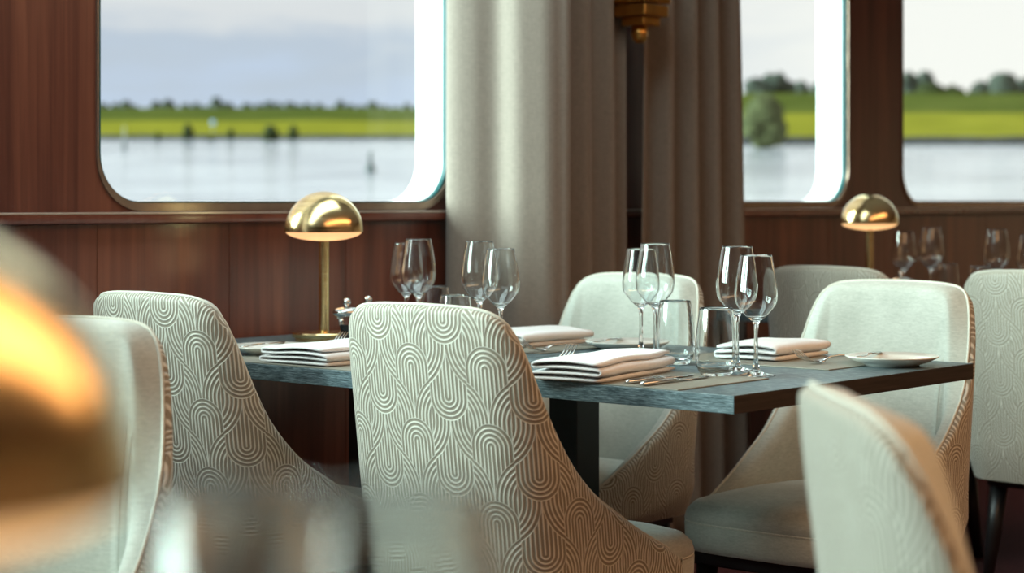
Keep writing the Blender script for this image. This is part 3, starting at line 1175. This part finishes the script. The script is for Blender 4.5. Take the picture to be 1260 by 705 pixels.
tall = Maker(make_glass('wine_glass', wine_prof(0.2535, 0.0425, 0.172, 0.118, 0.0310)))
short = Maker(make_glass('wine_glass', wine_prof(0.2390, 0.0425, 0.158, 0.110, 0.0315)))
tp = [(0, 0), (0.026, 0.0), (0.030, 0.002)]
to = [(p.x, p.y) for p in catmull([(0.030, 0.002, 0), (0.0395, 0.020, 0), (0.0418, 0.043, 0), (0.0400, 0.080, 0), (0.0362, 0.112, 0), (0.0325, 0.135, 0)], 4)]
ti = [(r_ - 0.0012, z_) for r_, z_ in to[::-1] if z_ > 0.016]
tumb = Maker(make_glass('water_tumbler', tp + to[1:] + [(to[-1][0] - 0.0006, 0.1355)] + ti + [(0.033, 0.0125), (0.020, 0.0105), (0, 0.010)]))


def put(maker, x, y, label, cat, group, rz=0.0, z=TZ):
    o = maker.put((x, y, z), rz, label, group)
    o['category'] = cat
    return o


GW, GT = 'stemmed wine glasses', 'water tumblers'
put(tall, 3.245, 2.212, 'tall clear wine glass, rear one of the pair nearest the table corner', 'glass', GW)
put(short, 3.178, 2.121, 'clear wine glass nearest the table corner, overlapping the taller one', 'glass', GW)
put(tumb, 3.118, 2.175, 'clear water tumbler beside the knives of the front place setting', 'glass', GT)
put(tall, 3.352, 2.500, 'tall clear wine glass of the middle pair behind the folded napkin', 'glass', GW)
put(short, 3.444, 2.608, 'shorter clear wine glass at the left of the middle pair behind the folded napkin', 'glass', GW)
put(tumb, 3.284, 2.396, 'clear water tumbler right of the middle pair of wine glasses', 'glass', GT)
put(tall, 3.264, 2.936, 'tall wine glass just left of the curtain fold, partly behind the shorter one', 'glass', GW)
put(short, 3.221, 2.834, 'shorter wine glass in front of the pale curtain above the patterned chair', 'glass', GW)
put(tumb, 3.154, 2.911, 'water tumbler showing only its rim above the patterned chair, nearer of two', 'glass', GT)
put(tall, 3.346, 3.209, 'tall wine glass of the leftmost pair in front of the mahogany panel', 'glass', GW)
put(short, 3.470, 3.370, 'shorter wine glass at the far left, overlapped by the tall one beside it', 'glass', GW)
put(tumb, 3.452, 3.254, 'water tumbler peeping behind the leftmost wine glasses, farther of two rims', 'glass', GT)
put(tall, 5.84, 3.187, 'blurred tall wine glass right of the farther brass lamp', 'glass', GW)
put(short, 5.87, 3.308, 'blurred shorter wine glass between the farther brass lamp and a taller glass', 'glass', GW)
put(tumb, 5.79, 3.10, 'blurred tumbler at the right of the glasses by the farther lamp', 'glass', GT)
put(tall, 5.72, 2.885, 'blurred tall wine glass above the chair at the right picture edge', 'glass', GW)
put(short, 5.585, 2.700, 'blurred wine glass cut by the right picture edge', 'glass', GW)
put(tumb, 5.62, 2.89, 'blurred tumbler left of the tall glass near the right picture edge', 'glass', GT)
put(short, 0.4704, 0.541, 'out-of-focus wine glass rim in the bottom foreground beside the lamp dome', 'glass', GW)
put(tall, 0.429, 0.421, 'out-of-focus wine glass rim in the bottom foreground in front of the patterned chair', 'glass', GW)


# ================================================================== PLACE SETTINGS
def make_mat(w, l):
    o = build('placemat', *boxm(-w / 2, w / 2, -l / 2, l / 2, 0, 0.0022, 0.0006), 'placemat_leather', smooth=False)
    return o


matk = Maker(make_mat(0.30, 0.44))
MZ = TZ + 0.0024
GM = 'leather placemats'
put(matk, 2.979, 2.278, 'grey-green placemat at the sharp table corner under the knives', 'placemat', GM)
put(matk, 3.518, 2.290, 'grey-green placemat in front of the chair at the bread plate', 'placemat', GM)
put(matk, 3.447, 3.005, 'grey-green placemat in front of the chair by the curtains', 'placemat', GM)
put(matk, 2.865, 3.010, 'grey-green placemat at the left end of the table by the lamp', 'placemat', GM)


def napkin_mesh(width, length, layers=4, t=0.0085, seed=1, puff=0.006, slant=0.0):
    """one sheet folded back and forth: zigzag section (y,z) swept along x"""
    rnd = random.Random(seed)
    cl = []
    for k in range(layers):
        zc = t * 0.5 + k * (t + 0.0012)
        w = width * (1 - 0.03 * k)
        xs = [-w / 2 + w * i / 12 for i in range(13)]
        if k % 2: xs = xs[::-1]
        for x in xs: cl.append(Vector((x, zc)))
        if k < layers - 1:
            sgn = 1 if k % 2 == 0 else -1
            for a in (0.35, 0.65):
                an = PI * a
                cl.append(Vector((sgn * (w / 2 + t * 0.55 * math.sin(an)), zc + (t + 0.0012) / 2 * (1 - math.cos(an)))))
    nstep = 18
    V, F = [], []
    half = t * 0.46
    sect_n = 0
    for s in range(nstep + 1):
        u = s / nstep
        x = -length / 2 + length * u
        endf = min(1.0, 0.55 + 3.0 * min(u, 1 - u))
        L, R = [], []
        for i, p in enumerate(cl):
            d = (cl[min(i + 1, len(cl) - 1)] - cl[max(i - 1, 0)]).normalized()
            nn = Vector((-d.y, d.x))
            hgt = p.y / (layers * t)
            wav = puff * hgt * (noise.noise(Vector((p.x * 9, x * 7, seed))) + 0.6 * math.sin(PI * (p.x / width + 0.5)))
            sk = slant * hgt * (u - 0.5)
            dx = 0.010 * hgt * noise.noise(Vector((p.x * 6, hgt * 3, seed + 2)))
            for lst, sg_ in ((L, 1), (R, -1)):
                q = p + nn * half * sg_ * endf
                lst.append((x + dx - 0.006 * hgt * (1 if u < 0.5 else -1), q.x * (1 - 0.05 * (1 - endf)) + sk, max(0.0004, q.y + wav)))
        sect = L + R[::-1]
        sect_n = len(sect)
        V += sect
    for s in range(nstep):
        for k in range(sect_n):
            k2 = (k + 1) % sect_n
            F.append((s * sect_n + k, (s + 1) * sect_n + k, (s + 1) * sect_n + k2, s * sect_n + k2))
    m_ = len(cl)
    for s, rev in ((0, False), (nstep, True)):
        b0 = s * sect_n
        for i in range(m_ - 1):
            q = (b0 + i, b0 + i + 1, b0 + sect_n - 2 - i, b0 + sect_n - 1 - i)
            F.append(q[::-1] if rev else q)
    return V, F


def napkin(x, y, rz, width, length, label, layers=4, t=0.0085, seed=1, puff=0.006, slant=0.0):
    V, F = napkin_mesh(width, length, layers, t, seed, puff, slant)
    o = build('folded_napkin', V, F, 'napkin_cotton')
    o.location = (x, y, MZ + 0.0002); o.rotation_euler = (0, 0, rz)
    tag(o, label, 'napkin', 'folded white napkins')


napkin(2.970, 2.340, math.radians(10), 0.155, 0.33, 'thick folded white napkin in front at the sharp table corner, its layers showing', 4, 0.0088, 1, 0.008, 0.02)
napkin(3.565, 2.335, math.radians(4), 0.15, 0.24, 'folded white napkin behind the wine glasses nearest the corner', 3, 0.0105, 2, 0.006)
napkin(3.515, 2.985, math.radians(-3), 0.16, 0.24, 'folded white napkin in front of the chair by the curtains', 3, 0.0105, 3, 0.005)
napkin(2.86, 2.985, math.radians(2), 0.20, 0.26, 'folded white napkin between the two patterned chair backs near the lamp', 4, 0.0080, 4, 0.006)


def plate_prof(R=0.098):
    return [(0, 0.004), (R * 0.50, 0.0), (R * 0.58, 0.0), (R * 0.60, 0.0035), (R * 0.80, 0.009), (R * 0.985, 0.0185), (R, 0.0205), (R * 0.985, 0.0215), (R * 0.80, 0.0145), (R * 0.62, 0.0085), (R * 0.3, 0.0070), (0, 0.0068)]


plate = Maker(build('bread_plate', *lathe(plate_prof(), 56), 'porcelain'))
GP = 'cream bread plates'
put(plate, 3.560, 2.035, 'cream bread plate at the right edge of the table', 'plate', GP)
put(plate, 3.530, 2.715, 'cream bread plate behind the middle pair of wine glasses', 'plate', GP)
put(plate, 2.90, 3.235, 'cream bread plate half hidden at the left end by the patterned chair', 'plate', GP)


def ribbon(pts, widths, thick):
    """flat bar swept along pts (x,z) with widths in y"""
    V, F = [], []
    n = len(pts)
    for i, (x, z) in enumerate(pts):
        w = widths[i] / 2
        th = thick[i] if isinstance(thick, (list, tuple)) else thick
        V += [(x, -w, z + th * 0.25), (x, -w * 0.6, z + th), (x, w * 0.6, z + th), (x, w, z + th * 0.25), (x, w * 0.6, z), (x, -w * 0.6, z)]
    for i in range(n - 1):
        for k in range(6):
            k2 = (k + 1) % 6
            F.append((i * 6 + k, i * 6 + k2, (i + 1) * 6 + k2, (i + 1) * 6 + k))
    F.append(tuple(range(5, -1, -1))); F.append(tuple(range((n - 1) * 6, n * 6)))
    return V, F


def make_fork():
    r = empty('fork')
    # tines towards +x; the handle runs to -x
    build('handle', *ribbon([(-0.105, 0.0012), (-0.095, 0.0025), (-0.05, 0.006), (0.0, 0.0100), (0.025, 0.0090), (0.040, 0.0050)], [0.012, 0.017, 0.014, 0.0065, 0.007, 0.013], [0.002, 0.003, 0.003, 0.004, 0.003, 0.002]), 'steel', r)
    build('head', *ribbon([(0.038, 0.0054), (0.046, 0.0030), (0.056, 0.0018)], [0.012, 0.022, 0.024], 0.002), 'steel', r)
    for k in range(4):
        y = -0.0096 + 0.0064 * k
        V, F = ribbon([(0.054, 0.0018), (0.072, 0.0045), (0.089, 0.0125), (0.104, 0.025)], [0.0036, 0.0034, 0.0030, 0.0018], 0.0018)
        V = [(a, b_ + y, c_) for a, b_, c_ in V]
        build('tine', V, F, 'steel', r)
    return r


fork = Maker(make_fork())
GF = 'steel forks'


def put_fork(x, y, rz, label, pitch=0.0, z=MZ + 0.0002):
    o = put(fork, x, y, label, 'fork', GF, rz, z)
    o.rotation_euler = (0, pitch, rz)
    o.scale = (1.25, 1.25, 1.2)


put_fork(3.540, 2.150, math.radians(168), 'steel fork with tines toward the glasses, beside the bread plate at the table edge')
put_fork(3.405, 2.805, math.radians(172), 'steel fork beside the napkin in front of the curtained chair')
put_fork(2.935, 2.478, math.radians(8), 'steel fork whose tines stick up behind the thick front napkin', -0.06, MZ + 0.0085)
put_fork(2.885, 3.115, math.radians(3), 'steel fork whose tines stick up behind the napkin near the lamp', -0.06, MZ + 0.0085)


def make_knife():
    r = empty('table_knife')
    build('handle', *ribbon([(-0.115, 0.001), (-0.11, 0.0004), (-0.06, 0.0006), (-0.005, 0.0012), (0.004, 0.0018)], [0.010, 0.017, 0.0155, 0.012, 0.008], [0.005, 0.0075, 0.0075, 0.0065, 0.004]), 'steel', r)
    build('blade', *ribbon([(0.002, 0.0022), (0.012, 0.0020), (0.06, 0.0016), (0.095, 0.0012), (0.112, 0.0010)], [0.008, 0.019, 0.020, 0.016, 0.004], 0.0016), 'steel', r)
    return r


knife = Maker(make_knife())
GK = 'steel knives'
put(knife, 2.965, 2.196, 'steel table knife lying next to the thick front napkin', 'knife', GK, math.radians(2), MZ + 0.0002)
put(knife, 2.950, 2.150, 'steel table knife nearest the sharp table corner', 'knife', GK, math.radians(2), MZ + 0.0002)


def make_butter_knife():
    r = empty('butter_knife')
    build('handle', *ribbon([(-0.085, 0.0), (-0.08, 0.0), (-0.03, 0.001), (0.0, 0.002)], [0.008, 0.013, 0.011, 0.006], [0.003, 0.004, 0.004, 0.003]), 'steel', r)
    build('blade', *ribbon([(-0.002, 0.0025), (0.010, 0.002), (0.050, 0.002), (0.072, 0.002)], [0.006, 0.014, 0.018, 0.005], 0.0015), 'steel', r)
    return r


bk = Maker(make_butter_knife())
for x, y, rz, lab in ((3.545, 2.085, 192, 'small butter knife resting on the bread plate at the right table edge'),
                      (3.505, 2.760, 192, 'small butter knife resting on the plate behind the middle wine glasses'),
                      (2.91, 3.275, 10, 'small butter knife on the half-hidden plate at the left end')):
    o = put(bk, x, y, lab, 'knife', 'butter knives', math.radians(rz), TZ + 0.0185)
    o.rotation_euler = (0, 0, math.radians(rz))


# salt and pepper mills
def make_mill():
    r = empty('spice_mill')
    build('base_ring', *lathe([(0, 0), (0.026, 0), (0.0275, 0.002), (0.0275, 0.009), (0.022, 0.013), (0.018, 0.014), (0, 0.014)], 28), 'steel', r, sharp=50)
    build('glass_body', *lathe([(0, 0.0142), (0.0175, 0.0142), (0.0160, 0.026), (0.0162, 0.040), (0.0195, 0.056), (0.0235, 0.070), (0, 0.070)], 28), 'crystal', r, sharp=50)
    build('filling', *lathe([(0, 0.016), (0.0145, 0.016), (0.0130, 0.026), (0.0134, 0.040), (0.016, 0.052), (0, 0.052)], 20), 'black_leg', r, sharp=50)
    build('cap', *lathe([(0, 0.0702), (0.024, 0.0702), (0.0325, 0.075), (0.0345, 0.081), (0.032, 0.088), (0.020, 0.0925), (0.006, 0.0945), (0, 0.0945)], 32), 'steel', r, sharp=50)
    build('knob', *lathe([(0, 0.094), (0.005, 0.0945), (0.0055, 0.097), (0.0095, 0.102), (0.0100, 0.107), (0.0075, 0.113), (0, 0.1155)], 20), 'steel', r)
    return r


mill = Maker(make_mill())
put(mill, 3.176, 3.282, 'glass and steel spice mill beside the nearer lamp pole', 'spice mill', 'spice mills')
put(mill, 3.287, 3.322, 'second spice mill behind the top edge of the patterned chair', 'spice mill', 'spice mills')
put(mill, 5.60, 3.165, 'blurred spice mill right of the farther lamp pole', 'spice mill', 'spice mills')
